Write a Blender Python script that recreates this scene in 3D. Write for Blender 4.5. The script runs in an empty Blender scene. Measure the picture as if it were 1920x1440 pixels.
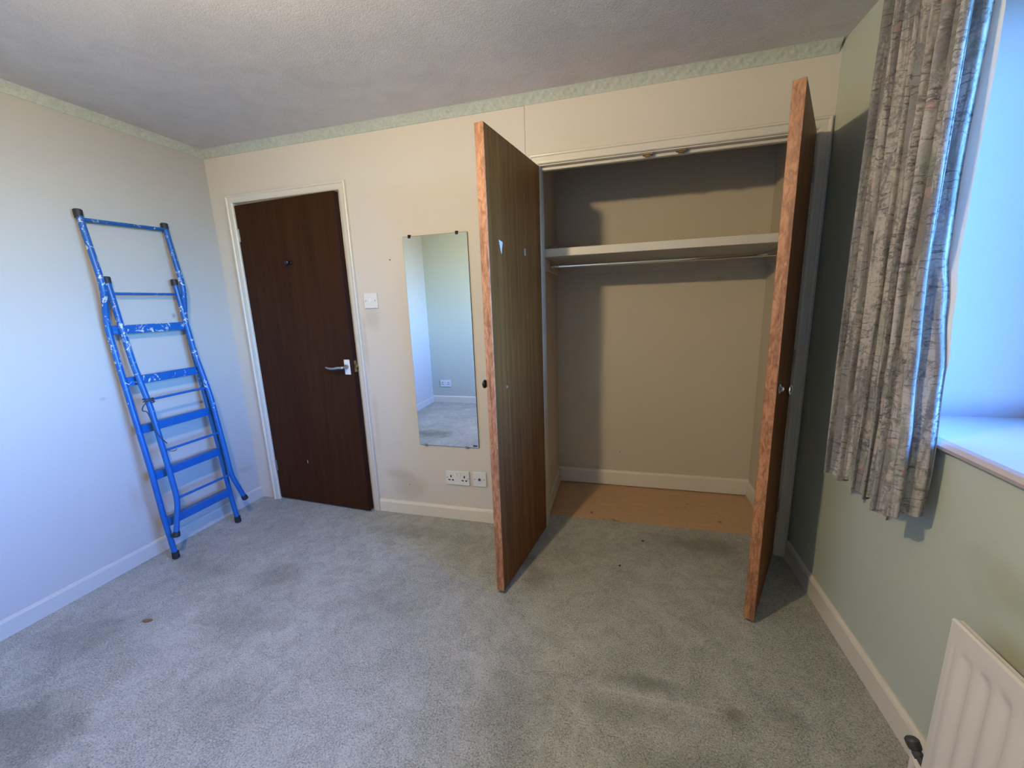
import bpy, bmesh, math, random
from mathutils import Vector, Matrix, noise as mnoise

random.seed(7)
C = bpy.context.scene.collection
SC = bpy.context.scene

# ------------------------------------------------------------------ camera
W, H, D = 3.361, 2.303, 2.87          # room: x 0..W, y -D..0 (back wall y=0), z 0..H
cam_d = bpy.data.cameras.new('camera')
cam = bpy.data.objects.new('camera', cam_d); C.objects.link(cam)
yaw, pitch, roll, fpx = 0.268568531, -0.200813676, -0.0365102752, 752.113714
cy, sy, cp, sp = math.cos(yaw), math.sin(yaw), math.cos(pitch), math.sin(pitch)
fwd = Vector((-sy * cp, cy * cp, sp)); r0 = Vector((cy, sy, 0)); u0 = r0.cross(fwd)
rt = math.cos(roll) * r0 + math.sin(roll) * u0
up = -math.sin(roll) * r0 + math.cos(roll) * u0
m = Matrix((rt, up, -fwd)).transposed().to_4x4()
m.translation = Vector((2.52101994, -2.14063291, 1.32581377))
cam.matrix_world = m
cam_d.sensor_fit = 'HORIZONTAL'; cam_d.sensor_width = 36.0
cam_d.lens = fpx / 1920 * 36.0
cam_d.clip_start = 0.02
SC.camera = cam

# ------------------------------------------------------------------ light and exposure
LAMP_POWER = 69.0
HALL_POWER = 14.0
SKY_STRENGTH = 7.9
SC.view_settings.view_transform = 'Standard'
SC.view_settings.look = 'None'
SC.view_settings.exposure = 0.0
SC.view_settings.gamma = 1.0
SC.view_settings.use_curve_mapping = False
SC.cycles.use_denoising = True
SC.cycles.max_bounces = 10
SC.cycles.diffuse_bounces = 2
SC.cycles.caustics_reflective = False
SC.cycles.caustics_refractive = False
SC.cycles.sample_clamp_indirect = 6.0
SC.cycles.blur_glossy = 0.5

world = bpy.data.worlds.new('daylight_sky'); SC.world = world; world.use_nodes = True
wn = world.node_tree; wn.nodes.clear()
wo = wn.nodes.new('ShaderNodeOutputWorld'); wb = wn.nodes.new('ShaderNodeBackground')
sky = wn.nodes.new('ShaderNodeTexSky'); sky.sky_type = 'NISHITA'; sky.sun_disc = False
sky.sun_elevation = math.radians(38); sky.sun_rotation = math.radians(250)
sky.air_density = 1.0; sky.dust_density = 0.6; sky.ozone_density = 1.6
tint = wn.nodes.new('ShaderNodeMix'); tint.data_type = 'RGBA'; tint.blend_type = 'MULTIPLY'; tint.inputs[0].default_value = 1
tint.inputs[7].default_value = (.30, .67, 1.34, 1)      # the camera is balanced for the warm bulb
wn.links.new(sky.outputs['Color'], tint.inputs[6]); wn.links.new(tint.outputs[2], wb.inputs['Color']); wb.inputs['Strength'].default_value = SKY_STRENGTH
wn.links.new(wb.outputs['Background'], wo.inputs['Surface'])

WY0, WY1, WZ0, WZ1, WX = -0.62, -2.40, 0.93, 2.13, 3.80   # window bay

pd = bpy.data.lights.new('window_portal', 'AREA'); pd.shape = 'RECTANGLE'
pd.size = WY0 - WY1; pd.size_y = WZ1 - WZ0; pd.cycles.is_portal = True
po = bpy.data.objects.new('window_portal', pd); C.objects.link(po)
po.matrix_world = Matrix.Translation((WX + 0.12, (WY0 + WY1) / 2, (WZ0 + WZ1) / 2)) @ \
    Matrix(((0, 0, 1), (1, 0, 0), (0, 1, 0))).to_4x4()     # local -Z looks along -X into the room

# ------------------------------------------------------------------ material helpers
class N:
    def __init__(s, name):
        s.m = bpy.data.materials.new(name); s.m.use_nodes = True
        s.t = s.m.node_tree; s.t.nodes.clear()
        s.out = s.t.nodes.new('ShaderNodeOutputMaterial')
        s.b = s.t.nodes.new('ShaderNodeBsdfPrincipled')
        s.t.links.new(s.b.outputs[0], s.out.inputs['Surface'])
        s.tc = s.t.nodes.new('ShaderNodeTexCoord')
    def n(s, typ, **kw):
        x = s.t.nodes.new('ShaderNode' + typ)
        for k, v in kw.items(): setattr(x, k, v)
        return x
    def l(s, a, b): s.t.links.new(a, b)
    def put(s, sock, v):
        if hasattr(v, 'is_linked') or isinstance(v, bpy.types.NodeSocket): s.l(v, sock)
        else: sock.default_value = v
    def coord(s, scale=(1, 1, 1), kind='Object', loc=(0, 0, 0)):
        mp = s.n('Mapping'); s.l(s.tc.outputs[kind], mp.inputs['Vector'])
        mp.inputs['Scale'].default_value = scale; mp.inputs['Location'].default_value = loc
        return mp.outputs[0]
    def noise(s, scale, detail=3, rough=.55, vec=None, dist=0.0):
        x = s.n('TexNoise'); x.inputs['Scale'].default_value = scale
        x.inputs['Detail'].default_value = detail; x.inputs['Roughness'].default_value = rough
        x.inputs['Distortion'].default_value = dist
        s.l(vec if vec is not None else s.tc.outputs['Object'], x.inputs['Vector'])
        return x.outputs['Fac']
    def ramp(s, fac, a, b, lo=0.0, hi=1.0):
        r = s.n('MapRange'); r.interpolation_type = 'SMOOTHSTEP'
        s.l(fac, r.inputs['Value'])
        r.inputs['From Min'].default_value = a; r.inputs['From Max'].default_value = b
        r.inputs['To Min'].default_value = lo; r.inputs['To Max'].default_value = hi
        return r.outputs[0]
    def mix(s, fac, a, b, mode='MIX'):
        x = s.n('Mix', data_type='RGBA', blend_type=mode)
        s.put(x.inputs[0], fac)
        for sock, v in ((x.inputs[6], a), (x.inputs[7], b)):
            if isinstance(v, (tuple, list)): sock.default_value = (*v[:3], 1)
            else: s.l(v, sock)
        return x.outputs[2]
    def math(s, op, a, b=0.0, c=0.0):
        x = s.n('Math', operation=op)
        for i, v in enumerate((a, b, c)): s.put(x.inputs[i], v)
        return x.outputs[0]
    def xyz(s, kind='Object'):
        x = s.n('SeparateXYZ'); s.l(s.tc.outputs[kind], x.inputs[0]); return x.outputs
    def spot(s, col, axes, cu, cv, ru, rv, colour, amount, soft=1.0, wob=None):
        """a stain or painted shade of its own shape at (cu,cv) on the two named axes"""
        a = s.math('DIVIDE', s.math('SUBTRACT', axes[0], cu), ru)
        b = s.math('DIVIDE', s.math('SUBTRACT', axes[1], cv), rv)
        d = s.math('SQRT', s.math('ADD', s.math('MULTIPLY', a, a), s.math('MULTIPLY', b, b)))
        if wob is not None: d = s.math('ADD', d, s.math('MULTIPLY', s.math('SUBTRACT', wob, .5), 1.3))
        f = s.math('MULTIPLY', s.ramp(d, 1.0 - soft * .9, 1.0, 1.0, 0.0), amount)
        return s.mix(f, col, colour)
    def bar(s, col, axes, u0, u1, v0, v1, e, colour, amount):
        f = s.math('MULTIPLY', s.ramp(axes[0], u0 - e, u0 + e), s.ramp(axes[0], u1 - e, u1 + e, 1, 0))
        g = s.math('MULTIPLY', s.ramp(axes[1], v0 - e, v0 + e), s.ramp(axes[1], v1 - e, v1 + e, 1, 0))
        f = s.math('MULTIPLY', s.math('MULTIPLY', f, g), amount)
        return s.mix(f, col, colour)
    def bump(s, h, strength, dist=0.01, prev=None):
        b = s.n('Bump'); b.inputs['Strength'].default_value = strength; b.inputs['Distance'].default_value = dist
        s.l(h, b.inputs['Height'])
        if prev is not None: s.l(prev, b.inputs['Normal'])
        return b.outputs[0]
    def fin(s, col, rough=.6, normal=None, metal=0.0, spec=None, coat=0.0):
        s.put(s.b.inputs['Base Color'], (*col[:3], 1) if isinstance(col, (tuple, list)) else col)
        s.put(s.b.inputs['Roughness'], rough); s.b.inputs['Metallic'].default_value = metal
        if spec is not None: s.b.inputs['Specular IOR Level'].default_value = spec
        if coat: s.b.inputs['Coat Weight'].default_value = coat; s.b.inputs['Coat Roughness'].default_value = .25
        if normal is not None: s.l(normal, s.b.inputs['Normal'])
        return s.m

def plain(name, col, rough=.5, metal=0.0, var=.08, scale=20, spec=None):
    x = N(name); f = x.noise(scale)
    d = tuple(c * (1 - var) for c in col); u = tuple(min(1, c * (1 + var)) for c in col)
    return x.fin(x.mix(f, d, u), rough, None, metal, spec)

def paint_wall(name, col, stains_and_shade=(), plane='xz', rough=.75):
    x = N(name); a = x.xyz(); ax = {'xz': (a[0], a[2]), 'yz': (a[1], a[2])}[plane]
    big = x.noise(1.7, 4); fine = x.noise(240, 2)
    c = x.mix(big, tuple(k * .95 for k in col), tuple(min(1, k * 1.03) for k in col))
    c = x.mix(x.ramp(fine, .35, .7, 0, .06), c, tuple(k * .8 for k in col))
    wob = x.noise(6, 3)
    for (u, v, ru, rv, sc, am) in stains_and_shade: c = x.spot(c, ax, u, v, ru, rv, sc, am, 1.0, wob)
    return x.fin(c, rough, x.bump(x.noise(300, 2), .18, .002), spec=.25)

CREAM = (.74, .685, .61)
M = {}
SM = (.30, .24, .18)
M['wall_back'] = paint_wall('cream_wallpaper', CREAM, [
    (1.215, .20, .20, .13, SM, .27), (1.16, .27, .14, .07, SM, .16), (1.085, 1.265, .09, .10, SM, .22),
    (1.010, 1.10, .025, .25, SM, .22), (1.03, .6, .03, .3, SM, .15), (1.232, 1.59, .007, .007, (.05, .03, .02), .95),
    (1.224, .201, .006, .006, (.1, .06, .03), .8), (1.9, .6, .2, .4, SM, .06)])
M['wall_left'] = paint_wall('pale_emulsion', (.54, .515, .49), [
    (-.775, .922, .02, .012, (.25, .24, .22), .4), (-.358, 1.32, .014, .02, (.2, .18, .15), .6),
    (-.10, .25, .09, .03, SM, .25), (-.52, .22, .09, .16, (.42, .25, .12), .25), (-.2, .15, .06, .1, (.42, .25, .12), .22),  # orange-brown spots: the ladder's soft shadow put into the wall colour
    (-.74, .35, .05, .12, (.42, .25, .12), .25)], 'yz')
M['wall_green'] = paint_wall('sage_green_emulsion', (.585, .63, .55), [
    (-1.25, .66, .35, .10, (.30, .31, .14), .35)], 'yz')
M['closet'] = paint_wall('old_cream_emulsion', (.68, .60, .48), [
    (2.528, .248, .008, .008, (.08, .05, .03), .9), (2.25, 1.0, .1, .9, SM, .1), (3.1, 1.43, .02, .006, SM, .6)])
M['reveal'] = paint_wall('white_reveal_paint', (.58, .52, .56), [])
M['gloss_white'] = plain('cream_gloss_paint', (.74, .70, .62), .35, var=.04, scale=6)
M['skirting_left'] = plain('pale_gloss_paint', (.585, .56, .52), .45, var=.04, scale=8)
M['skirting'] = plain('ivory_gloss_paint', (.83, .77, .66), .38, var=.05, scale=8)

def ceiling_mat():
    x = N('stippled_ceiling_paint')
    sw = x.noise(5, 5, .6, dist=1.4); st = x.noise(160, 3, .7)
    big = x.noise(1.1, 3)
    c = x.mix(x.ramp(x.math('ADD', x.math('MULTIPLY', big, .5), x.math('MULTIPLY', sw, .5)), .36, .62), (.715, .695, .695), (.81, .785, .78))
    c = x.mix(x.ramp(st, .35, .75, 0, .22), c, (.50, .48, .48))
    h = x.math('ADD', x.math('MULTIPLY', sw, .35), st)
    return x.fin(c, .85, x.bump(h, .45, .006), spec=.15)
M['ceiling'] = ceiling_mat()

def carpet_mat():
    x = N('worn_grey_green_carpet'); a = x.xyz()
    patch = x.noise(2.2, 6, .68, dist=.9); mid = x.noise(11, 5, .72, dist=1.2); pile = x.noise(190, 3, .7); tuft = x.noise(70, 3, .7, dist=2.0)
    c = x.mix(x.ramp(patch, .3, .7), (.47, .47, .425), (.68, .675, .63))
    c = x.mix(x.ramp(mid, .30, .64, .55, 0), c, (.27, .285, .245))
    c = x.mix(x.ramp(pile, .46, .64, 0, .7), c, (.80, .80, .75))
    c = x.mix(x.ramp(pile, .32, .47, .75, 0), c, (.15, .165, .14))
    c = x.mix(x.ramp(tuft, .30, .46, .45, 0), c, (.20, .215, .185)); c = x.mix(x.ramp(tuft, .54, .66, 0, .5), c, (.78, .78, .73))
    wob = x.noise(11, 4, .7)
    ax = (a[0], a[1])
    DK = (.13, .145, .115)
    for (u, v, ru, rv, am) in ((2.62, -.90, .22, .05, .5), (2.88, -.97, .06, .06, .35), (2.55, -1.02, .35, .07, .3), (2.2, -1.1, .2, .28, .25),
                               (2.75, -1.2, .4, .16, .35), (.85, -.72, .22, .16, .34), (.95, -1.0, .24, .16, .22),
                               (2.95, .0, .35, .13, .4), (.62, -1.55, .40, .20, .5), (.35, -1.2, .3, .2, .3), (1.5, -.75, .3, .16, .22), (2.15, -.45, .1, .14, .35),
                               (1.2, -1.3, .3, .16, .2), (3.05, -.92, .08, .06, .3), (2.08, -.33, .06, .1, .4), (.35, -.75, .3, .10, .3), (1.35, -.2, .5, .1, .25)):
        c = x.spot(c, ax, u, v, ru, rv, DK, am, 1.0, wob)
    c = x.spot(c, ax, 2.90, -.955, .05, .045, (.17, .12, .07), .3, 1.0, wob)
    c = x.bar(c, ax, 2.393, 2.414, -1.30, -.958, .008, (.70, .71, .70), .28)
    c = x.bar(c, ax, 2.47, 2.84, -.962, -.951, .005, (.74, .74, .68), .42)
    h = x.math('ADD', pile, x.math('MULTIPLY', tuft, 1.2))
    return x.fin(c, .97, x.bump(h, .9, .008), spec=.1)
M['carpet'] = carpet_mat()

def board_mat():
    x = N('bare_hardboard')
    g = x.noise(7, 4, .6, x.coord((1, 6, 1))); f = x.noise(120, 3)
    c = x.mix(g, (.54, .34, .20), (.68, .45, .28))
    c = x.mix(x.ramp(f, .4, .7, 0, .2), c, (.30, .19, .11))
    a = x.xyz(); ax = (a[0], a[1])
    for u, v, ru, rv in ((2.36, .24, .016, .018), (3.11, .28, .016, .016), (2.50, .155, .05, .035), (2.96, .47, .012, .01), (2.44, .17, .01, .01)):
        c = x.spot(c, ax, u, v, ru, rv, (.10, .07, .05), .7, .8, x.noise(40, 2))
    c = x.spot(c, ax, 2.46, .36, .06, .006, (.75, .65, .5), .4, 1)
    c = x.spot(c, ax, 2.3, .42, .08, .005, (.75, .65, .5), .3, 1)
    return x.fin(c, .7, spec=.2)
M['board'] = board_mat()

def wood(name, dark, light, rough=.42, gx=55, coat=.15, streak=.5):
    x = N(name)
    g = x.noise(1.0, 5, .62, x.coord((gx, gx, 1.1)), .25)
    g2 = x.noise(1.0, 3, .6, x.coord((gx * 5, gx * 5, 6)))
    big = x.noise(1.0, 3, .5, x.coord((7, 7, .7)))
    c = x.mix(x.ramp(g, .3, .72), dark, light)
    c = x.mix(x.ramp(g2, .38, .62, streak, 0), c, tuple(k * .55 for k in dark))
    c = x.mix(x.ramp(big, .3, .7, .25, 0), c, tuple(k * .6 for k in dark))
    scr = x.noise(1.0, 3, .7, x.coord((60, 60, 9)))
    r = x.ramp(scr, .3, .7, rough - .06, rough + .1)
    return x.fin(c, r, x.bump(g2, .12, .001), coat=coat, spec=.16)
M['door_wood'] = wood('dark_sapele_veneer', (.034, .011, .0025), (.056, .019, .0045), .55, 20, .0, .12)
M['wardrobe_wood'] = wood('brown_teak_veneer', (.17, .060, .016), (.28, .113, .032), .45, 42, .0, .22)
M['maroon'] = plain('dark_maroon_lipping', (.022, .004, .003), .5, var=.2, spec=.2)
def lipping():
    x = N('worn_copper_brown_lipping')
    n1 = x.noise(1.0, 4, .7, x.coord((70, 70, 26)), .8); n2 = x.noise(1.0, 3, .6, x.coord((40, 40, 3)))
    c = x.mix(x.ramp(n1, .32, .66), (.26, .10, .040), (.53, .245, .118))
    c = x.mix(x.ramp(n2, .5, .72, 0, .8), c, (.15, .055, .03))
    c = x.mix(x.ramp(n1, .66, .8, 0, .5), c, (.6, .4, .27))
    return x.fin(c, .45, x.bump(n1, .2, .002), coat=.1)
M['lipping'] = lipping()

def ladder_paint():
    x = N('paint_splashed_blue_enamel')
    n1 = x.noise(34, 4, .7, dist=1.0); n2 = x.noise(6, 3); a = x.xyz()
    hi = x.ramp(a[2], .5, 1.25, 0.0, .11)                       # more splashes on the upper half
    t = x.math('ADD', x.math('ADD', n1, x.math('MULTIPLY', x.math('SUBTRACT', n2, .5), .22)), hi)
    c = x.mix(x.noise(9, 2), (.006, .080, .33), (.010, .135, .47))
    c = x.mix(x.ramp(t, .69, .72), c, (.58, .60, .60))
    c = x.mix(x.ramp(x.noise(50, 3), .70, .74, 0, .8), c, (.03, .05, .09))
    return x.fin(c, .35, x.bump(t, .2, .002))
M['blue'] = ladder_paint()
M['rubber'] = plain('black_rubber', (.018, .016, .02), .6)
M['cord'] = plain('dark_string', (.05, .06, .08), .8)
M['plastic'] = plain('white_plastic', (.84, .83, .81), .35, var=.02)
M['plastic2'] = plain('bright_white_plastic', (.88, .88, .86), .3, var=.02)
M['slot'] = plain('socket_slot_black', (.02, .018, .016), .7)
M['screw'] = plain('screw_steel', (.35, .33, .30), .4, .9)
M['steel'] = plain('satin_steel', (.52, .50, .47), .3, 1.0)
M['chrome'] = plain('chrome', (.78, .78, .78), .12, 1.0, .03)
M['brass'] = plain('aged_brass', (.35, .25, .12), .4, 1.0)
M['dark_knob'] = plain('black_knob', (.012, .010, .010), .25)
M['mirror'] = N('silvered_glass').fin((.90, .95, .93), 0.0, None, 1.0)
M['mirror_edge'] = plain('mirror_dark_edge', (.12, .13, .12), .3)
M['tape'] = plain('white_tape', (.75, .73, .72), .7)
M['rag'] = plain('dusty_cloth', (.42, .38, .30), .9, var=.25, scale=60)
M['leafbit'] = plain('dry_leaf', (.20, .12, .06), .8)
M['rad'] = plain('off_white_radiator_enamel', (.83, .77, .71), .38, var=.03, scale=5)
M['valve'] = plain('dark_valve_metal', (.10, .10, .11), .45, .6)
M['upvc'] = plain('white_upvc', (.85, .86, .87), .3, var=.02)
M['lawn'] = plain('mown_lawn', (.10, .13, .06), .9, var=.3, scale=2)
M['lining'] = plain('white_curtain_lining', (.86, .85, .80), .85, var=.03)

def sill_mat():
    x = N('chipped_white_sill_paint'); a = x.xyz()
    c = x.mix(x.noise(5, 3), (.62, .58, .62), (.70, .66, .69))
    sp = x.noise(38, 3, .6)
    c = x.mix(x.ramp(sp, .70, .735, 0, .8), c, (.22, .24, .27))
    edge = x.ramp(x.math('ADD', a[0], x.math('MULTIPLY', x.math('SUBTRACT', sp, .5), .008)), 3.338, 3.346, 1, 0)
    c = x.mix(x.math('MULTIPLY', edge, .45), c, (.60, .46, .40))
    return x.fin(c, .4)
M['sill'] = sill_mat()

def coving_mat():
    x = N('pale_green_embossed_coving'); n = x.noise(60, 4, .7, dist=1.0)
    c = x.mix(x.ramp(n, .3, .7), (.47, .52, .46), (.61, .65, .59))
    return x.fin(c, .7, x.bump(n, .3, .003), spec=.2)
M['coving'] = coving_mat()

def glass_mat():
    x = N('window_glass'); t = x.n('BsdfTransparent'); g = x.n('BsdfGlossy'); g.inputs['Roughness'].default_value = 0
    fr = x.n('Fresnel'); fr.inputs['IOR'].default_value = 1.45
    mx = x.n('MixShader'); x.l(fr.outputs[0], mx.inputs[0]); x.l(t.outputs[0], mx.inputs[1]); x.l(g.outputs[0], mx.inputs[2])
    x.l(mx.outputs[0], x.out.inputs['Surface']); return x.m
M['glass'] = glass_mat()

def bulb_mat():
    x = N('lit_bulb'); e = x.n('Emission'); e.inputs['Color'].default_value = (1, .79, .48, 1)
    r = .034; e.inputs['Strength'].default_value = LAMP_POWER / (math.pi * 4 * math.pi * r * r)
    x.l(e.outputs[0], x.out.inputs['Surface']); return x.m
M['bulb'] = bulb_mat()

def curtain_mat():
    x = N('woodland_print_fabric')
    uv = x.tc.outputs['UV']
    def nz(sc, det, ro, scale=(1, 1, 1), dist=0.0): return x.noise(sc, det, ro, x.coord(scale, 'UV'), dist)
    c = x.mix(nz(6, 4, .65), (.42, .385, .36), (.62, .575, .54))
    trunk = nz(1, 5, .65, (30, 2.6, 1), .9)                      # tall pale trunks and darker gaps
    c = x.mix(x.ramp(trunk, .46, .58, 0, .78), c, (.19, .185, .195))
    fol = nz(7, 6, .75, (1, 1, 1), 1.2); leafs = nz(75, 4, .8, (1, 1, 1), .6)
    mask = x.math('MULTIPLY', x.ramp(fol, .44, .56), x.ramp(leafs, .46, .56))
    c = x.mix(x.math('MULTIPLY', mask, .78), c, (.15, .15, .155))
    c = x.mix(x.math('MULTIPLY', x.ramp(nz(120, 3, .7), .53, .62), .45), c, (.20, .19, .19))
    grn = x.math('MULTIPLY', x.ramp(nz(6, 5, .65, (1, 1, 1), .8), .54, .66), .55)
    c = x.mix(grn, c, (.26, .28, .24))
    blue = x.math('MULTIPLY', x.ramp(nz(5.2, 4, .65, (1.3, 1, 1)), .55, .68), .5)
    c = x.mix(blue, c, (.31, .31, .38))
    w = x.n('TexWave'); w.wave_type = 'BANDS'; w.bands_direction = 'Y'
    x.l(x.coord((.5, 1, 1), 'UV'), w.inputs['Vector']); w.inputs['Scale'].default_value = 15
    w.inputs['Distortion'].default_value = 8; w.inputs['Detail'].default_value = 4; w.inputs['Detail Scale'].default_value = 2.6
    ink = x.math('MULTIPLY', x.ramp(w.outputs['Fac'], .90, .98), x.ramp(nz(16, 2, .5), .50, .58))
    c = x.mix(x.math('MULTIPLY', ink, .7), c, (.09, .09, .10))
    pk = x.math('MULTIPLY', x.ramp(nz(17, 1, .4), .71, .74), .4)
    c = x.mix(pk, c, (.62, .33, .30))
    x.fin(c, .9, x.bump(nz(500, 1, .5), .1, .001), spec=.1)
    tr = x.n('BsdfTranslucent'); x.l(c, tr.inputs['Color'])
    mx = x.n('MixShader'); mx.inputs[0].default_value = .12
    x.l(x.b.outputs[0], mx.inputs[1]); x.l(tr.outputs[0], mx.inputs[2]); x.l(mx.outputs[0], x.out.inputs['Surface'])
    return x.m
M['curtain'] = curtain_mat()

# ------------------------------------------------------------------ mesh helpers
def box(bm, x0, x1, y0, y1, z0, z1, bev=0.0, seg=1):
    vs = [bm.verts.new((x, y, z)) for x in (x0, x1) for y in (y0, y1) for z in (z0, z1)]
    f = [(0, 1, 3, 2), (4, 6, 7, 5), (0, 4, 5, 1), (2, 3, 7, 6), (0, 2, 6, 4), (1, 5, 7, 3)]
    fs = [bm.faces.new([vs[i] for i in q]) for q in f]
    if bev:
        es = list({e for q in fs for e in q.edges})
        bmesh.ops.bevel(bm, geom=es, offset=bev, segments=seg, affect='EDGES', profile=.5)

def prism(bm, pts, axis, a, b):
    """extrude a closed 2-D outline along 'x','y' or 'z' from a to b"""
    def P(p, t): return {'x': (t, p[0], p[1]), 'y': (p[0], t, p[1]), 'z': (p[0], p[1], t)}[axis]
    A = [bm.verts.new(P(p, a)) for p in pts]; B = [bm.verts.new(P(p, b)) for p in pts]
    n = len(pts)
    for i in range(n): bm.faces.new((A[i], A[(i + 1) % n], B[(i + 1) % n], B[i]))
    bm.faces.new(A[::-1]); bm.faces.new(B)

def loft(bm, rings, closed_ends=True, cyc=True):
    R = [[bm.verts.new(p) for p in r] for r in rings]
    n = len(R[0])
    for a, b in zip(R, R[1:]):
        for i in range(n if cyc else n - 1):
            bm.faces.new((a[i], a[(i + 1) % n], b[(i + 1) % n], b[i]))
    if closed_ends and cyc: bm.faces.new(R[0][::-1]); bm.faces.new(R[-1])

def smooth_path(pts, sub=5):
    pts = [Vector(p) for p in pts]; out = []
    for i in range(len(pts) - 1):
        p0 = pts[max(i - 1, 0)]; p1 = pts[i]; p2 = pts[i + 1]; p3 = pts[min(i + 2, len(pts) - 1)]
        for k in range(sub):
            t = k / sub
            out.append(.5 * ((2 * p1) + (p2 - p0) * t + (2 * p0 - 5 * p1 + 4 * p2 - p3) * t * t + (3 * p1 - p0 - 3 * p2 + p3) * t ** 3))
    out.append(pts[-1]); return out

def round_path(pts, rad=.03, k=4):
    """straight runs with rounded kinks"""
    pts = [Vector(p) for p in pts]; out = [pts[0]]
    for a, b, c in zip(pts, pts[1:], pts[2:]):
        r = min(rad, (b - a).length * .45, (c - b).length * .45)
        s, e = b + (a - b).normalized() * r, b + (c - b).normalized() * r
        for i in range(k + 1):
            t = i / k; out.append((1 - t) ** 2 * s + 2 * t * (1 - t) * b + t * t * e)
    out.append(pts[-1]); return out

def tube(bm, pts, r, n=12, caps=True):
    pts = [Vector(p) for p in pts]; rings = []
    rs = r if isinstance(r, (list, tuple)) else [r] * len(pts)
    t0 = (pts[1] - pts[0]).normalized()
    u = t0.orthogonal().normalized()
    for i, p in enumerate(pts):
        t = (pts[min(i + 1, len(pts) - 1)] - pts[max(i - 1, 0)]).normalized()
        u = (u - t * u.dot(t)).normalized(); v = t.cross(u)
        rings.append([p + rs[i] * (math.cos(2 * math.pi * k / n) * u + math.sin(2 * math.pi * k / n) * v) for k in range(n)])
    loft(bm, rings, caps)

def lathe(bm, prof, org, axis, n=24):
    """prof: (radius, distance along axis)"""
    ax = Vector(axis).normalized(); u = ax.orthogonal().normalized(); v = ax.cross(u); o = Vector(org)
    loft(bm, [[o + ax * h + max(r, 1e-4) * (math.cos(2 * math.pi * k / n) * u + math.sin(2 * math.pi * k / n) * v) for k in range(n)] for r, h in prof])

def wloc(p):
    v = Vector((0, 0, 0))
    while p: v += p.location; p = p.parent
    return v

def obj(name, bm, mat, parent=None, local=False, smooth=False, base=None):
    """link one mesh object; coordinates are world ones unless local"""
    bmesh.ops.recalc_face_normals(bm, faces=bm.faces[:])
    org = Vector((0, 0, 0))
    if parent and not local: bm.transform(Matrix.Translation(-wloc(parent)))
    if base is not None: org = Vector(base); bm.transform(Matrix.Translation(-org))
    me = bpy.data.meshes.new(name); bm.to_mesh(me); bm.free()
    me.materials.append(M[mat])
    if smooth:
        me.shade_smooth()
        if smooth != 'all':
            try: me.set_sharp_from_angle(angle=math.radians(38))
            except Exception: pass
    o = bpy.data.objects.new(name, me); C.objects.link(o)
    o.location = org
    if parent: o.parent = parent
    return o

def tag(o, label, cat, group=None, kind=None):
    o['label'] = label; o['category'] = cat
    if group: o['group'] = group
    if kind: o['kind'] = kind
    return o

def thing(name, label, cat, loc=(0, 0, 0), rotz=0.0, group=None, kind='thing'):
    o = bpy.data.objects.new(name, None); C.objects.link(o); o.empty_display_size = .05
    o.location = loc; o.rotation_euler = (0, 0, rotz)
    return tag(o, label, cat, group, kind)

def B(): return bmesh.new()
def bx(*a, **k):
    bm = B(); box(bm, *a, **k); return bm

# ------------------------------------------------------------------ the room shell
bm = B(); box(bm, -.3, W + .5, -D - .2, .16, -.12, 0)
tag(obj('floor', bm, 'carpet'), 'worn grey-green carpet covering the bedroom floor', 'carpet', kind='structure')

bm = B(); box(bm, 2.0, W + .1, .16, .80, -.12, -.004)
tag(obj('floor', bm, 'board'), 'bare brown hardboard floor inside the open wardrobe', 'floorboard', kind='structure')

bm = B(); box(bm, -.3, W + .8, -D - .2, 1.4, H, H + .12)
tag(obj('ceiling', bm, 'ceiling'), 'grey-white stippled ceiling over the bedroom', 'ceiling', kind='structure')

bm = B(); box(bm, -.14, 0, -D - .1, .12, 0, H)
tag(obj('wall_left', bm, 'wall_left'), 'pale plain wall the blue ladder leans against', 'wall', kind='structure')

DL, DR, DT = .150, .974, 2.012         # rough opening of the room door
OL, OR_, OT = 2.095, 3.315, 2.003      # rough opening of the wardrobe
bm = B()
box(bm, -.14, DL, 0, .10, 0, H); box(bm, DL, DR, 0, .10, DT, H); box(bm, DR, 2.044, 0, .10, 0, H)
box(bm, 2.044, OL, 0, .10, 0, OT); box(bm, OR_, W + .02, 0, .10, 0, OT)
wb_ = tag(obj('wall_back', bm, 'wall_back'), 'cream wall with the brown door, mirror and wardrobe opening', 'wall', kind='structure')
obj('header_panel', bx(2.0458, W + .02, -.0015, .10, OT, H), 'wall_back', wb_)

bm = B()
box(bm, W, WX + .10, WY0, .12, 0, H); box(bm, W, WX + .10, WY1, WY0, 0, WZ0 - .03)
box(bm, W, WX + .10, WY1, WY0, WZ1, H); box(bm, W, WX + .10, -D - .1, WY1, 0, H)
wr = tag(obj('wall_right', bm, 'wall_green'), 'sage green wall with the window recess and radiator', 'wall', kind='structure')
bm = B()                                                         # white plaster lining of the recess
box(bm, W + .001, WX, WY0 - .006, WY0, WZ0, WZ1); box(bm, W + .001, WX, WY1, WY1 + .006, WZ0, WZ1)
box(bm, W + .001, WX, WY1, WY0, WZ1 - .006, WZ1)
obj('window_reveal', bm, 'reveal', wr)

bm = B(); box(bm, -.14, WX + .1, -D - .12, -D, 0, H)
tag(obj('wall_front', bm, 'wall_green'), 'sage green wall with a double socket, reflected in the mirror', 'wall', kind='structure')

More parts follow.
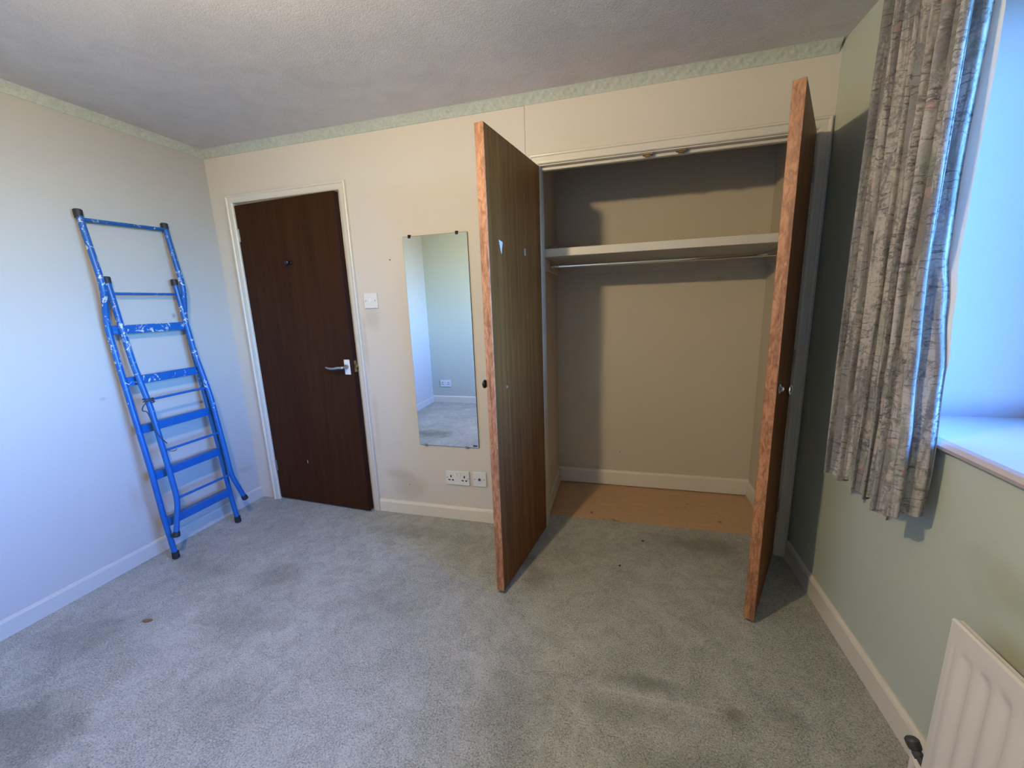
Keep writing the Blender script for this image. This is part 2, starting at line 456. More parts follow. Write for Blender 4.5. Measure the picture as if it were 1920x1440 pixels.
# wardrobe recess and the hall behind the room door
bm = B()
box(bm, 1.99, 2.09, .10, .78, 0, H); box(bm, 2.09, W, .671, .78, -.01, H); box(bm, W, W + .1, .12, .78, -.01, H)
tag(obj('wall_closet', bm, 'closet'), 'dingy cream inside walls of the open wardrobe', 'wall', kind='structure')
bm = B()
box(bm, -.3, -.2, .10, 1.3, 0, H); box(bm, 1.4, 1.5, .10, 1.3, 0, H); box(bm, -.3, 1.5, 1.2, 1.3, 0, H); box(bm, -.3, -.14, .0, .10, 0, H)
box(bm, -.3, 1.5, .16, 1.3, -.12, 0)
tag(obj('wall_hall', bm, 'wall_back'), 'cream landing wall behind the gap of the room door', 'wall', kind='structure')
hl = bpy.data.lights.new('landing_light', 'POINT'); hl.energy = HALL_POWER; hl.color = (1, .84, .62); hl.shadow_soft_size = .06
ho = bpy.data.objects.new('landing_light', hl); C.objects.link(ho); ho.location = (.7, .75, 2.1)

# skirting boards
def skirt_profile(t=.015, h=.083): return [(0, 0), (t, 0), (t, h - .014), (t * .75, h - .005), (t * .35, h), (0, h)]
def skirt(name, axis, at, sgn, a, b, label, h=.083, t=.015, z=0.0, mat='skirting'):
    pts = [(at + sgn * p[0], z + p[1]) for p in skirt_profile(t, h)]
    bm = B(); prism(bm, pts, axis, a, b)
    return tag(obj(name, bm, mat), label, 'skirting board', kind='structure')
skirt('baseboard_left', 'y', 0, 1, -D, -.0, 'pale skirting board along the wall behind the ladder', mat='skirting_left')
skirt('baseboard_right', 'y', W, -1, -D, -.02, 'ivory skirting board under the window curtain and radiator', .092)
skirt('baseboard_back', 'x', 0, -1, .998, 2.05, 'ivory skirting board between the room door and the wardrobe')
skirt('baseboard_front', 'x', -D, 1, 0, W, 'ivory skirting board of the green wall in the mirror', .09)
skirt('baseboard_closet', 'x', .671, -1, 2.09, W, 'cream skirting board along the wardrobe back wall', .108, .016, .003)
skirt('baseboard_closet', 'y', 2.09, 1, .10, .655, 'cream skirting board on the wardrobe side by the wide open door', .10, .014)
skirt('baseboard_closet', 'y', W, -1, .10, .655, 'cream skirting board on the wardrobe side by the green wall', .10, .014)

# embossed coving: a curved strip with real slanting leaf relief
def coving(name, p0, p1, inward, label, length):
    bm = B(); p0, p1, inw = Vector(p0), Vector(p1), Vector(inward)
    nl = int(length / .007); prof = 9; rings = []
    h, dp = .040, .034
    for i in range(nl + 1):
        s = i / nl * length; base = p0.lerp(p1, i / nl); ring = [base + Vector((0, 0, H))]
        for j in range(prof):
            q = j / (prof - 1)
            a = q * math.pi / 2
            dx = dp * (1 - math.sin(a)); dz = h * (1 - math.cos(a))     # concave quarter: ceiling edge to wall edge
            dx = dp * (1 - q) * (.45 + .55 * (1 - q)) + .004; dz = h * q
            rel = .0028 * max(0, math.sin((s / .050 + q * .85) * 2 * math.pi)) * math.sin(math.pi * min(1, max(0, (q - .08) / .84)))
            rel += .0012 * math.sin((s / .025 - q * 1.4) * 2 * math.pi) * math.sin(math.pi * q)
            ring.append(base + inw * (dx + rel) + Vector((0, 0, H - dz - (rel * .5))))
        ring.append(base + Vector((0, 0, H - h)))
        rings.append(ring)
    loft(bm, rings)
    return tag(obj(name, bm, 'coving', smooth=True), label, 'coving', kind='structure')
coving('trim_1', (.0, 0, 0), (W - .012, 0, 0), (0, -1, 0), 'pale green embossed coving above the brown door and wardrobe', W)
coving('trim_2', (0, -D, 0), (0, 0, 0), (1, 0, 0), 'pale green embossed coving above the ladder wall', D)

# ------------------------------------------------------------------ architraves and linings
ARCH = [(0, 0), (0, .009), (.004, .013), (.012, .0145), (.032, .0145), (.036, .019), (.042, .020), (.047, .017), (.048, 0)]  # (outward, proud)
def architrave(root, xl, xr, zt, prof, legs=('l', 't', 'r'), y=0.0):
    for side in legs:
        rings = []
        for end in (0, 1):
            ring = []
            for u, d in prof:
                if side == 'l': p = (xl - u, 0.0 if end == 0 else zt + u)
                elif side == 'r': p = (xr + u, 0.0 if end == 0 else zt + u)
                else: p = ((xl - u) if end == 0 else (xr + u), zt + u)
                ring.append(Vector((p[0], y - d, p[1])))
            rings.append(ring)
        bm = B(); loft(bm, rings); obj('architrave', bm, 'gloss_white', root)

fr = thing('trim_3', 'cream moulded door frame around the dark brown room door', 'door frame', (.56, 0, 0), kind='structure')
architrave(fr, .176, .948, 1.990, ARCH)
obj('jamb', bx(DL, .172, -.004, .10, 0, DT), 'gloss_white', fr)
obj('jamb', bx(.951, DR, -.004, .10, 0, DT), 'gloss_white', fr)
obj('jamb', bx(.172, .951, -.004, .10, 1.993, DT), 'gloss_white', fr)
bm = B(); lathe(bm, [(.004, 0), (.012, 0), (.012, .004), (.008, .007), (.001, .008)], (.9505, -.006, .963), (-1, -.6, 0), 12)
obj('strike_plate', bm, 'brass', fr)

wf = thing('fitted_wardrobe', 'built-in wardrobe with two open brown doors, shelf and rail', 'wardrobe', (2.70, 0, 0))
architrave(wf, 2.112, 3.305, 1.989, [(u * .97, d) for u, d in ARCH], y=-.0015)
obj('jamb', bx(OL, 2.116, -.002, .10, 0, OT), 'gloss_white', wf)
obj('jamb', bx(3.296, OR_, -.002, .10, 0, OT), 'gloss_white', wf)
obj('jamb', bx(2.116, 3.296, -.002, .10, 1.984, OT), 'gloss_white', wf)
obj('stop', bx(2.116, 3.296, .028, .052, 1.970, 1.984, bev=.002), 'gloss_white', wf)
for cx_ in (2.627, 2.772):
    bm = B(); box(bm, cx_ - .022, cx_ + .022, -.003, .016, 1.974, 1.984, .002)
    box(bm, cx_ - .012, cx_ + .012, -.006, .010, 1.966, 1.974, .002)
    obj('catch', bm, 'brass', wf)

# ------------------------------------------------------------------ room door
th = math.radians(-3.8)
dr = thing('door_1', 'dark brown flush room door standing slightly ajar', 'door', (.178, 0.040, 0), th, kind='structure')
LW = .769
obj('leaf', bx(0, LW - .005, -.040, 0, .012, 1.978, bev=.0015), 'door_wood', dr, local=True)
e_ = obj('lipping', bx(LW - .005, LW, -.0402, .0002, .012, 1.978, bev=.001), 'maroon', dr, local=True); e_['label'] = 'dark maroon edge strip'
bm = B(); box(bm, .706, .748, -.0455, -.040, .925, 1.018, .003, 2)
pl_ = obj('handle_plate', bm, 'plastic2', dr, local=True); pl_['label'] = 'white oblong handle plate'
bm = B(); lathe(bm, [(.013, 0), (.013, .012), (.010, .016), (.010, .05), (.006, .055)], (.727, -.045, .975), (0, -1, 0), 16)
tube(bm, smooth_path([(.727, -.090, .975), (.700, -.096, .974), (.660, -.098, .969), (.622, -.095, .973), (.606, -.092, .978)], 4),
     [.0095] * 6 + [.0085] * 5 + [.0075] * 3 + [.006, .005, .003], 10)
obj('lever', bm, 'steel', pl_, local=True, smooth=True)
bm = B(); lathe(bm, [(.012, 0), (.011, .004), (.006, .008), (.007, .018), (.014, .024), (.017, .031), (.014, .038), (.002, .042)], (.392, -.040, 1.610), (0, -1, 0), 16)
k_ = obj('coat_knob', bm, 'dark_knob', dr, local=True, smooth='all'); k_['label'] = 'small round black knob'
for z in (1.80, .255):
    bm = B(); lathe(bm, [(.0055, 0), (.0055, .078)], (-.004, -.043, z - .039), (0, 0, 1), 10)
    box(bm, -.003, .012, -.0415, -.040, z - .038, z + .038)
    obj('hinge', bm, 'steel', dr, local=True)
bm = B(); box(bm, .296, .300, -.0405, -.0398, .300, .320)
obj('paint_chip', bm, 'tape', dr, local=True)
bm = B(); box(bm, LW - .0005, LW + .001, -.030, -.008, .94, 1.01); box(bm, LW, LW + .012, -.025, -.013, .965, .985, .002)
obj('latch', bm, 'brass', dr, local=True)

# ------------------------------------------------------------------ wardrobe doors
def wardrobe_door(label, hinge, free):
    """a leaf hung on the wardrobe frame; its own +x runs from the hinge to the free edge"""
    dx, dy = free[0] - hinge[0], free[1] - hinge[1]
    L = math.hypot(dx, dy); rz = math.atan2(dy, dx)
    y0, y1, z0, z1 = -.037, 0, .018, 1.978
    r = obj('door', bx(0, L - .006, y0, y1, z0, z1, bev=.001), 'wardrobe_wood', wf, local=True)
    r.location = Vector((hinge[0], hinge[1], 0)) - wf.location; r.rotation_euler = (0, 0, rz); r['label'] = label
    e = obj('lipping', bx(L - .006, L, y0 - .0003, y1 + .0003, z0, z1, bev=.0012), 'lipping', r, local=True)
    e['label'] = 'worn copper-brown edge strip'
    return r, L, y0, y1
# wide open leaf on the mirror side; its inner face looks at the camera
rl, LL, y0, y1 = wardrobe_door('brown veneered wardrobe door beside the mirror, seen from its inner face', (2.117, -.022), (2.021, -.593))
# door local: +x hinge->free, +y = left of that direction = towards +X world
def knob(root, x, y, sgn, z):
    bm = B(); lathe(bm, [(.017, 0), (.017, .003), (.007, .006), (.007, .020), (.010, .024), (.018, .030), (.019, .036), (.012, .041), (.001, .043)],
                    (x, y, z), (0, sgn, 0), 18)
    return obj('knob', bm, 'dark_knob', root, local=True, smooth='all')
knob(rl, LL - .045, y0, -1, .985)
bm = B()
v = [(.452, 1.570), (.486, 1.576), (.480, 1.556), (.472, 1.532), (.465, 1.522), (.460, 1.548)]
vs = [bm.verts.new((x, y1 + .0002, z)) for x, z in v]; vs2 = [bm.verts.new((x, y1 + .0008, z)) for x, z in v]
n = len(v)
bm.faces.new(vs[::-1]); bm.faces.new(vs2)
for i in range(n): bm.faces.new((vs[i], vs[(i + 1) % n], vs2[(i + 1) % n], vs2[i]))
t_ = obj('tape_scrap', bm, 'tape', rl, local=True); t_['label'] = 'torn scrap of white tape'
bm = B(); box(bm, .205, .222, y1, y1 + .0006, 1.538, 1.568); obj('tape_scrap', bm, 'rag', rl, local=True)
bm = B(); lathe(bm, [(.011, 0), (.009, .008), (.001, .010)], (.46, y1, .96), (0, 1, 0), 12); obj('screw_cap', bm, 'steel', rl, local=True)
for z in (.25, 1.0, 1.78):
    bm = B(); lathe(bm, [(.005, 0), (.005, .065)], (-.004, y0 - .002, z), (0, 0, 1), 10); obj('hinge', bm, 'steel', rl, local=True)

rr, LR, y0, y1 = wardrobe_door('brown wardrobe door beside the green wall, seen edge on', (3.293, -.024), (3.064, -.540))
bm = B(); lathe(bm, [(.019, 0), (.018, .004), (.008, .008), (.008, .022), (.018, .030), (.021, .036), (.013, .042), (.001, .044)],
                (LR - .07, y1, .975), (0, 1, 0), 18)
k2 = obj('knob', bm, 'chrome', rr, local=True, smooth='all'); k2['label'] = 'small bright metal knob'
for z in (.25, 1.0, 1.78):
    bm = B(); lathe(bm, [(.005, 0), (.005, .065)], (-.004, y1 + .002, z), (0, 0, 1), 10); obj('hinge', bm, 'steel', rr, local=True)

# ------------------------------------------------------------------ inside the wardrobe
sh = obj('shelf', bx(2.091, W - .001, .14, .670, 1.563, 1.606, bev=.003, seg=2), 'gloss_white', wf); sh['label'] = 'deep cream shelf board'
obj('batten', bx(2.112, W - .022, .648, .670, 1.490, 1.563, bev=.002), 'closet', sh)
obj('batten', bx(2.091, 2.112, .16, .670, 1.490, 1.563, bev=.002), 'closet', sh)
obj('batten', bx(W - .022, W - .001, .16, .670, 1.490, 1.563, bev=.002), 'closet', sh)
bm = B(); tube(bm, [(2.1125, .30, 1.522), (W - .0225, .30, 1.522)], .0115, 16)
rail = obj('hanging_rail', bm, 'chrome', wf, smooth=True); rail['label'] = 'thin chrome clothes rail'
for x0, s in ((2.1122, 1), (W - .0222, -1)):
    bm = B(); lathe(bm, [(.026, 0), (.026, .003), (.016, .005), (.016, .022), (.013, .022)], (x0, .30, 1.522), (s, 0, 0), 20)
    obj('end_socket', bm, 'steel', rail, smooth=True)
bm = B()                                                         # crumpled cloth on the shelf
nu, nv = 16, 12; g = []
for i in range(nu):
    row = []
    for j in range(nv):
        u, v = i / (nu - 1), j / (nv - 1); e = min(1, 5 * min(u, 1 - u, v, 1 - v))
        z = 1.609 + e * (.010 + .026 * abs(mnoise.noise((u * 4.5, v * 4, 3.1))) + .012 * abs(mnoise.noise((u * 11, v * 9, 1))))
        row.append(bm.verts.new((2.093 + .088 * u + .006 * mnoise.noise((v * 5, 2, 0)), .205 + .13 * v + .01 * mnoise.noise((u * 5, 9, 0)), z)))
    g.append(row)
for i in range(nu - 1):
    for j in range(nv - 1): bm.faces.new((g[i][j], g[i + 1][j], g[i + 1][j + 1], g[i][j + 1]))
ex = bmesh.ops.extrude_face_region(bm, geom=bm.faces[:])
for q in ex['geom']:
    if isinstance(q, bmesh.types.BMVert): q.co.z = 1.6065
tag(obj('cloth', bm, 'rag', smooth='all', base=(2.13, .27, 1.606)), 'small crumpled dusty cloth on the wardrobe shelf end', 'cloth')

# ------------------------------------------------------------------ mirror, switch, sockets
mr = thing('wall_mirror', 'tall frameless mirror clipped to the cream wall', 'mirror', (1.52, 0, .48))
X0, X1, Z0, Z1 = 1.327, 1.716, .481, 1.706
obj('backing', bx(X0, X1, -.008, -.003, Z0, Z1), 'mirror_edge', mr)
obj('glass', bx(X0 + .0015, X1 - .0015, -.0095, -.008, Z0 + .0015, Z1 - .0015), 'mirror', mr)
for x, z, s in ((1.370, Z1, 1), (1.655, Z1, 1), (1.372, Z0, -1), (1.640, Z0, -1)):
    bm = B(); box(bm, x - .008, x + .008, -.012, -.0095, min(z - s * .010, z + s * .004), max(z - s * .010, z + s * .004), .001)
    box(bm, x - .008, x + .008, -.012, 0, min(z, z + s * .008), max(z, z + s * .008), .001)
    obj('clip', bm, 'dark_knob' if s > 0 else 'steel', mr)
bm = B(); box(bm, 1.680, 1.706, -.0100, -.0095, .489, .497); obj('worn_patch', bm, 'slot', mr)

def plate(root, x0, x1, z0, z1, y, s):
    """s=-1 wall at y=0 facing -y; s=+1 wall facing +y"""
    a, b = sorted((y, y + s * .010))
    obj('plate', bx(x0, x1, a, b, z0, z1, bev=.0035, seg=2), 'plastic', root)
def dots(root, pts, y, s, r=.0035, mat='screw', name='screw'):
    for x, z in pts:
        bm = B(); lathe(bm, [(r, 0), (r, .0012), (r * .6, .0016)], (x, y + s * .0095, z), (0, s, 0), 10); obj(name, bm, mat, root)
sw = thing('light_switch', 'square white light switch beside the room door', 'switch', (1.083, 0, 1.32))
plate(sw, 1.037, 1.128, 1.320, 1.410, 0, -1)
bm = B(); prism(bm, [(-.009, 1.352), (-.0145, 1.352), (-.0125, 1.366), (-.0105, 1.379), (-.009, 1.379)], 'x', 1.0745, 1.0915); obj('rocker', bm, 'plastic2', sw)
dots(sw, ((1.051, 1.365), (1.115, 1.365)), 0, -1)

def double_socket(name, label, cx_, cz, y, s, w=.154, h=.092, grp=None):
    r = thing(name, label, 'socket', (cx_, y, cz - h / 2))
    plate(r, cx_ - w / 2, cx_ + w / 2, cz - h / 2, cz + h / 2, y, s)
    for q in (-1, 1):
        sx = cx_ + q * .044
        a, b = sorted((y + s * .0095, y + s * .0104))
        for dx, dz, ww, hh in ((0, .010, .0042, .008), (-.0115, -.014, .0065, .004), (.0115, -.014, .0065, .004)):
            obj('pin_slot', bx(sx + dx - ww, sx + dx + ww, a, b, cz + dz - hh, cz + dz + hh), 'slot', r)
        a, b = sorted((y + s * .0095, y + s * .0145))
        kx = cx_ + q * .013
        obj('rocker', bx(kx - .009, kx + .009, a, b, cz + .009, cz + .034, bev=.002), 'plastic2', r)
    dots(r, ((cx_ - w / 2 + .010, cz), (cx_ + w / 2 - .010, cz)), y, s)
    return r
double_socket('double_socket', 'white double wall socket low on the cream wall below the mirror', 1.566, .277, 0, -1)
double_socket('double_socket', 'white double socket on the green wall, seen in the mirror', .20, .265, -D, 1)
tv = thing('aerial_socket', 'square white aerial socket next to the wardrobe door', 'socket', (1.708, 0, .232))
plate(tv, 1.664, 1.752, .232, .327, 0, -1)
bm = B(); lathe(bm, [(.009, 0), (.009, .003), (.006, .003), (.006, .001)], (1.708, -.0095, .2795), (0, -1, 0), 14); o_ = obj('coaxial_port', bm, 'screw', tv)
bm = B(); lathe(bm, [(.0045, 0), (.0045, .0038)], (1.708, -.0095, .2795), (0, -1, 0), 10); obj('port_hole', bm, 'slot', o_)
dots(tv, ((1.678, .2795), (1.738, .2795)), 0, -1)

# ------------------------------------------------------------------ ladder
ld = thing('ladder', 'blue paint-splashed folding ladder leaning on the pale wall', 'ladder', (.15, -.52, 0))
A_ = [(1.822, .027), (1.470, .080), (1.300, .046), (1.235, .046), (.874, .082), (.520, .118), (.228, .134), (.012, .160)]
B_ = [(1.515, .040), (1.300, .064), (1.235, .072), (1.090, .092), (.846, .148), (.510, .182), (.330, .196)]
def interp(tab, z):
    for (za, xa), (zb, xb) in zip(tab, tab[1:]):
        if za >= z >= zb: return xa + (xb - xa) * (za - z) / (za - zb)
R = .0135
AL, AR, BL, BR = -.712, -.332, -.668, -.347
for yy in (AL, AR):
    bm = B(); tube(bm, round_path([(x, yy, z) for z, x in A_], .05, 4), R, 14)
    st = obj('back_stile', bm, 'blue', ld, smooth=True)
    for (z, x), d in ((A_[0], 1), (A_[-1], -1)):
        bm = B(); lathe(bm, [(R + .003, -.030), (R + .0042, -.004), (R + .0042, .006), (R, .010), (.002, .011)], (x, yy, z), (0.0, 0, d), 14)
        obj('rubber_cap', bm, 'rubber', st, smooth=True)
for yy, foot in ((BL, (.205, -.716, .150)), (BR, (.213, -.300, .160))):
    pts = [(x, yy, z) for z, x in B_] + [foot]
    bm = B(); tube(bm, round_path(pts, .045, 5), R, 14)
    st = obj('front_stile', bm, 'blue', ld, smooth=True)
    z, x = B_[0]
    bm = B(); lathe(bm, [(R + .0025, -.026), (R + .0035, -.004), (R + .0035, .005), (R, .009), (.002, .010)], (x, yy, z), (0, 0, 1), 14)
    obj('rubber_cap', bm, 'rubber', st, smooth=True)
    d = (Vector(foot) - Vector((B_[-1][1], yy, B_[-1][0]))).normalized()
    bm = B(); lathe(bm, [(R + .002, -.020), (R + .004, -.002), (R + .004, .006), (R, .010), (.002, .011)], foot, d, 14)
    obj('rubber_cap', bm, 'rubber', st, smooth=True)
for z in (1.262, .998, .744, .486, .214):                         # folded sheet-metal treads
    x = interp(A_, z)
    a, b = x - .030, x + .012
    if a < .006: a = .006
    out = [(a, z + .016), (b, z + .020), (b + .003, z + .016), (b + .003, z - .024), (b - .001, z - .024), (b - .001, z + .014), (a, z + .012)]
    bm = B(); prism(bm, out, 'y', AL + .008, AR - .008); obj('tread', bm, 'blue', ld)
bm = B(); xx = interp(A_, 1.792); tube(bm, [(xx, AL, 1.786), (xx, AR, 1.797)], .0085, 10); obj('rung', bm, 'blue', ld, smooth=True)
for z in (1.440, .893, .614, .342):
    x = interp(B_, z); bm = B(); tube(bm, [(x, BL, z), (x, BR, z)], .0068, 10); obj('rung', bm, 'blue', ld, smooth=True)
bm = B()
tube(bm, smooth_path([(.158, -.655, .905), (.165, -.685, .890), (.150, -.700, .870), (.140, -.702, .845), (.150, -.690, .835), (.158, -.686, .800), (.170, -.684, .740), (.180, -.672, .69), (.186, -.652, .652)], 4), .0028, 6)
tube(bm, [(.145 + .022 * math.cos(t), -.668 + .022 * math.sin(t), .880 + .002 * t) for t in [k * .5 for k in range(26)]], .003, 6)
obj('cord', bm, 'cord', ld)
bm = B(); tube(bm, smooth_path([(.172, -.652, .614), (.180, -.640, .603), (.180, -.622, .598), (.178, -.608, .602), (.176, -.606, .612)], 4), .0026, 6)
obj('wire_hook', bm, 'steel', ld)

# ------------------------------------------------------------------ window
wn_ = thing('window_1', 'white framed window in the deep bright recess', 'window', (WX, (WY0 + WY1) / 2, WZ0), kind='structure')
bm = B()                                                         # sill board with rounded nose
prof = [(WX, WZ0 - .03), (3.352, WZ0 - .03), (3.341, WZ0 - .026), (3.336, WZ0 - .015), (3.341, WZ0 - .004), (3.352, WZ0), (WX, WZ0)]
A0 = [(p[0], WY0 + (.0 if p[0] > W else .0), p[1]) for p in prof]
loft(bm, [[Vector((x, WY0 + .0005 * 0, z)) for x, z in prof], [Vector((x, WY1, z)) for x, z in prof]])
obj('window_sill', bm, 'sill', wn_)
bm = B(); fx0, fx1 = WX, WX + .07
ya, yb, za, zb = WY1 + .006, WY0 - .006, WZ0, WZ1 - .006
box(bm, fx0, fx1, ya, yb, za, za + .06, .003); box(bm, fx0, fx1, ya, yb, zb - .06, zb, .003)
box(bm, fx0, fx1, ya, ya + .06, za + .06, zb - .06, .003); box(bm, fx0, fx1, yb - .06, yb, za + .06, zb - .06, .003)
ym = [(ya + (yb - ya) * k / 3) for k in (1, 2)]
for y in ym: box(bm, fx0, fx1, y - .03, y + .03, za + .06, zb - .06, .003)
obj('window_frame', bm, 'upvc', wn_)
ys = [ya + .03, *ym, yb - .03]
for a, b in zip(ys, ys[1:]):
    obj('pane', bx(fx0 + .032, fx0 + .038, a + .028, b - .028, za + .055, zb - .055), 'glass', wn_)

# ------------------------------------------------------------------ curtain
cu = thing('curtain', 'grey woodland-print curtain hanging beside the window recess', 'curtain', (3.27, -.76, .70))
NU, NV = 260, 60
ZT, ZB = 2.235, .705
def ramp_tab(tab, z):
    for (za, a), (zb, b) in zip(tab, tab[1:]):
        if za >= z >= zb: t = (za - z) / (za - zb); t = t * t * (3 - 2 * t); return a + (b - a) * t
    return tab[-1][1]
def cpt(u, v, off=0.0):
    """u across (0 wall side .. 1 window side), v 0 top .. 1 hem"""
    z = ZT + (ZB - ZT) * v
    us = .72                                                     # where the cloth turns back towards the window
    y0 = -.564 + .008 * v
    yF = ramp_tab(((2.3, -.868), (1.8, -.868), (1.4, -.870), (1.1, -.885), (.93, -.903), (.6, -.905)), z)
    yR = ramp_tab(((2.3, -.838), (1.95, -.832), (1.60, -.822), (1.40, -.828), (1.27, -.852), (1.1, -.880), (.85, -.893), (.6, -.886)), z)
    if u < us:
        k = u / us
        y = y0 + (yF - y0) * k
        ph = 2 * math.pi * (5.6 * k + .26 * math.sin(4.3 * k + .6) + .10 * math.sin(3 * v + 7 * k))
        amp = (.024 + .011 * math.sin(7 * k + 1)) * (.75 + .40 * v)
        x = 3.258 + amp * math.sin(ph) + .009 * math.sin(2 * ph + 1.3 + 2 * v)
        dy = -.010 * math.sin(2 * ph + .5)
        e = max(0, (k - .91) / .09); e = e * e * (3 - 2 * e)
        x = x * (1 - e) + 3.238 * e; y += dy * (1 - e) * min(1, 12 * k)
    else:
        t = (u - us) / (1 - us)
        x = 3.238 + .086 * t
        y = yF + (yR - yF) * t * t * (3 - 2 * t) - .013 * math.sin(2 * math.pi * (1.55 * t + .06 * math.sin(4 * v))) * math.sin(math.pi * t) ** .5
        ph = 20 + 6 * u
    y += .004 * math.sin(7 * u + 3 * v)
    return Vector((x + off, y, z + .010 * v * math.sin(ph * .5 + 1)))
bm = B(); uvl = bm.loops.layers.uv.new('UVMap'); grid = []
arc = [0.0]; prev = cpt(0, .5)
for i in range(1, NU + 1):
    p_ = cpt(i / NU, .5); arc.append(arc[-1] + (p_.xy - prev.xy).length); prev = p_
for i in range(NU + 1): grid.append([bm.verts.new(cpt(i / NU, j / NV)) for j in range(NV + 1)])
for i in range(NU):
    for j in range(NV):
        f = bm.faces.new((grid[i][j], grid[i][j + 1], grid[i + 1][j + 1], grid[i + 1][j]))
        for lp, (a, b) in zip(f.loops, ((i, j), (i, j + 1), (i + 1, j + 1), (i + 1, j))):
            lp[uvl].uv = (arc[a], b / NV * (ZB - ZT))
obj('fabric', bm, 'curtain', cu, smooth='all')
bm = B(); grid = []
def lpt(u, v):
    """the lining hangs flat behind the folds and shows past the leading edge above the sill"""
    vv = .02 + .93 * v
    out = .020 * math.sin(math.pi * min(1, max(0, (vv - .02) / .70))) ** 1.0 if .02 < vv < .72 else 0.0
    e = cpt(1, vv)
    if u < .85:
        k = u / .85
        return Vector((3.334 + .004 * math.sin(26 * k), -.57 * (1 - k) + (e.y + .030) * k, e.z))
    k = (u - .85) / .15
    p1, p2 = Vector((3.334, e.y + .030, e.z)), Vector((3.313, e.y + .012, e.z))
    p3 = Vector((e.x + .004 + out, e.y - .003 if out > 0 else e.y + .004, e.z))
    return p1.lerp(p2, k / .4) if k < .4 else p2.lerp(p3, (k - .4) / .6)
for i in range(61): grid.append([bm.verts.new(lpt(i / 60, j / 40)) for j in range(41)])
for i in range(60):
    for j in range(40): bm.faces.new((grid[i][j], grid[i][j + 1], grid[i + 1][j + 1], grid[i + 1][j]))
l_ = obj('lining', bm, 'lining', cu, smooth='all'); l_['label'] = 'plain white lining'
cr = thing('curtain_rail', 'plain white curtain rail above the window recess', 'curtain rail', (3.27, -1.5, 2.24))
bm = B(); box(bm, 3.258, 3.282, -2.55, -.50, 2.236, 2.262, .004); obj('track', bm, 'upvc', cr)
for y in (-.6, -1.5, -2.45): obj('bracket', bx(3.275, W, y - .012, y + .012, 2.245, 2.258), 'upvc', cr)

# ------------------------------------------------------------------ radiator
rd = thing('radiator', 'off-white panel radiator on the green wall under the window', 'radiator', (3.27, -1.6, .12))
XF, RY0, RY1, RZ0, RZ1 = 3.272, -1.112, -2.112, .115, .572
def rx(y, z):
    s = (RY0 - y)
    k = (s - .028) / .0475
    e = min(1, max(0, min((s - .014) / .014, (RZ1 - .052 - z) / .020, (z - RZ0 - .03) / .02, (y - RY1 - .014) / .014)))
    w = .5 - .5 * math.cos(2 * math.pi * k)
    w = w * w * (3 - 2 * w)
    return XF + .011 * e * w - .0
bm = B(); ny, nz = 320, 40; g = []
zs = [RZ0 + (RZ1 - RZ0) * j / nz for j in range(nz + 1)]
for i in range(ny + 1):
    y = RY0 + (RY1 - RY0) * i / ny; g.append([bm.verts.new((rx(y, z), y, z)) for z in zs])
for i in range(ny):
    for j in range(nz): bm.faces.new((g[i][j], g[i][j + 1], g[i + 1][j + 1], g[i + 1][j]))
ex = bmesh.ops.extrude_face_region(bm, geom=bm.faces[:])
for q in ex['geom']:
    if isinstance(q, bmesh.types.BMVert): q.co.x = XF + .020
obj('panel', bm, 'rad', rd, smooth=True)
bm = B(); tube(bm, [(XF + .006, RY0 + .001, RZ1 - .003), (XF + .006, RY1 - .001, RZ1 - .003)], .0065, 10)
obj('top_rim', bm, 'rad', rd, smooth=True)
for y in (-1.25, -1.95):
    obj('bracket', bx(XF + .020, W - .0015, y - .015, y + .015, RZ0 + .05, RZ1 - .05), 'rad', rd)
bm = B()                                                         # valve with tail
lathe(bm, [(.010, -.004), (.0145, 0), (.016, .008), (.016, .020), (.011, .025), (.002, .026)], (3.292, -1.058, .132), (-.25, .5, .83), 16)
lathe(bm, [(.011, 0), (.012, .005), (.012, .016), (.009, .018), (.009, .036)], (3.292, -1.062, .128), (0, -1, -.15), 14)
vl = obj('valve', bm, 'valve', rd, smooth=True); vl['label'] = 'dark metal valve'
bm = B(); tube(bm, [(3.292, -1.060, .130), (3.292, -1.060, .0)], .0085, 12); lathe(bm, [(.020, 0), (.018, .006), (.009, .008)], (3.292, -1.060, .0), (0, 0, 1), 14)
obj('pipe', bm, 'rad', rd, smooth=True)
bm = B(); tube(bm, smooth_path([(3.290, -1.068, .118), (3.286, -1.088, .112), (3.284, -1.120, .108), (3.300, -1.15, .125)], 4), .0095, 10)
obj('tail_pipe', bm, 'rad', rd, smooth=True)

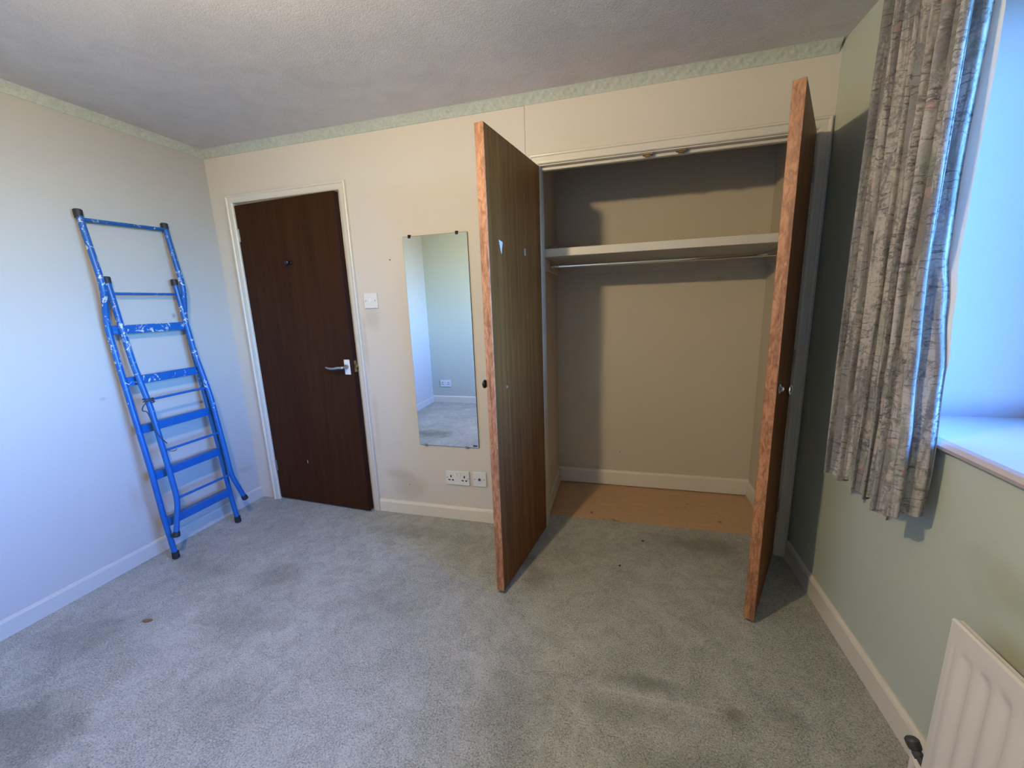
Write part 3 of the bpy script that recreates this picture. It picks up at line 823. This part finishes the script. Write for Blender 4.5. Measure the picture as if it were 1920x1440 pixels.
# ------------------------------------------------------------------ small debris on the carpet
def crumb(name, x, y, l, w, h, rz, mat, label, cat, group=None):
    bm = B()
    for k in range(1): bmesh.ops.create_icosphere(bm, subdivisions=2, radius=1)
    for v in bm.verts:
        f = 1 + .35 * mnoise.noise(v.co * 2.3 + Vector((x * 9, y * 9, 0)))
        v.co = Vector((v.co.x * l * f, v.co.y * w * f, v.co.z * h * f))
    bm.transform(Matrix.Translation((x, y, h * .8)) @ Matrix.Rotation(rz, 4, 'Z'))
    return tag(obj(name, bm, mat, smooth='all', base=(x, y, 0)), label, cat, group)
crumb('dry_leaf', .52, -1.091, .020, .008, .006, .5, 'leafbit', 'tiny brown dry leaf on the carpet near the ladder', 'leaf')
crumb('crumb', 2.658, -.025, .006, .005, .003, 0, 'slot', 'small black crumb on the carpet at the wardrobe opening', 'crumb')
crumb('crumb', 2.536, -.268, .007, .005, .003, 1, 'slot', 'small black crumb on the carpet between the wardrobe doors', 'crumb')

# ------------------------------------------------------------------ pendant lamp over the middle of the room
LX, LY, LZ = 1.667, -1.767, 2.075
pn = thing('pendant_lamp', 'bare lit bulb hanging from the ceiling on a white cord', 'lamp', (LX, LY, H))
bm = B(); lathe(bm, [(.045, 0), (.045, .010), (.018, .026), (.006, .028)], (LX, LY, H), (0, 0, -1), 24); obj('ceiling_rose', bm, 'plastic', pn, smooth=True)
bm = B(); tube(bm, [(LX, LY, H - .02), (LX, LY, LZ + .085)], .003, 8); obj('flex', bm, 'plastic', pn)
bm = B(); lathe(bm, [(.008, .095), (.017, .085), (.018, .045), (.014, .040)], (LX, LY, LZ), (0, 0, 1), 16); obj('bulb_holder', bm, 'plastic', pn, smooth=True)
bm = B(); lathe(bm, [(.001, -.034), (.013, -.0315), (.024, -.024), (.0315, -.012), (.034, 0), (.0315, .013), (.024, .026), (.016, .038), (.013, .044)], (LX, LY, LZ), (0, 0, 1), 20)
obj('bulb', bm, 'bulb', pn, smooth='all')

# ------------------------------------------------------------------ outside
bm = B(); box(bm, W + .2, 60, -40, 40, -2.9, -2.7)
tag(obj('terrain', bm, 'lawn'), 'lawn below the bedroom window', 'ground', kind='structure')
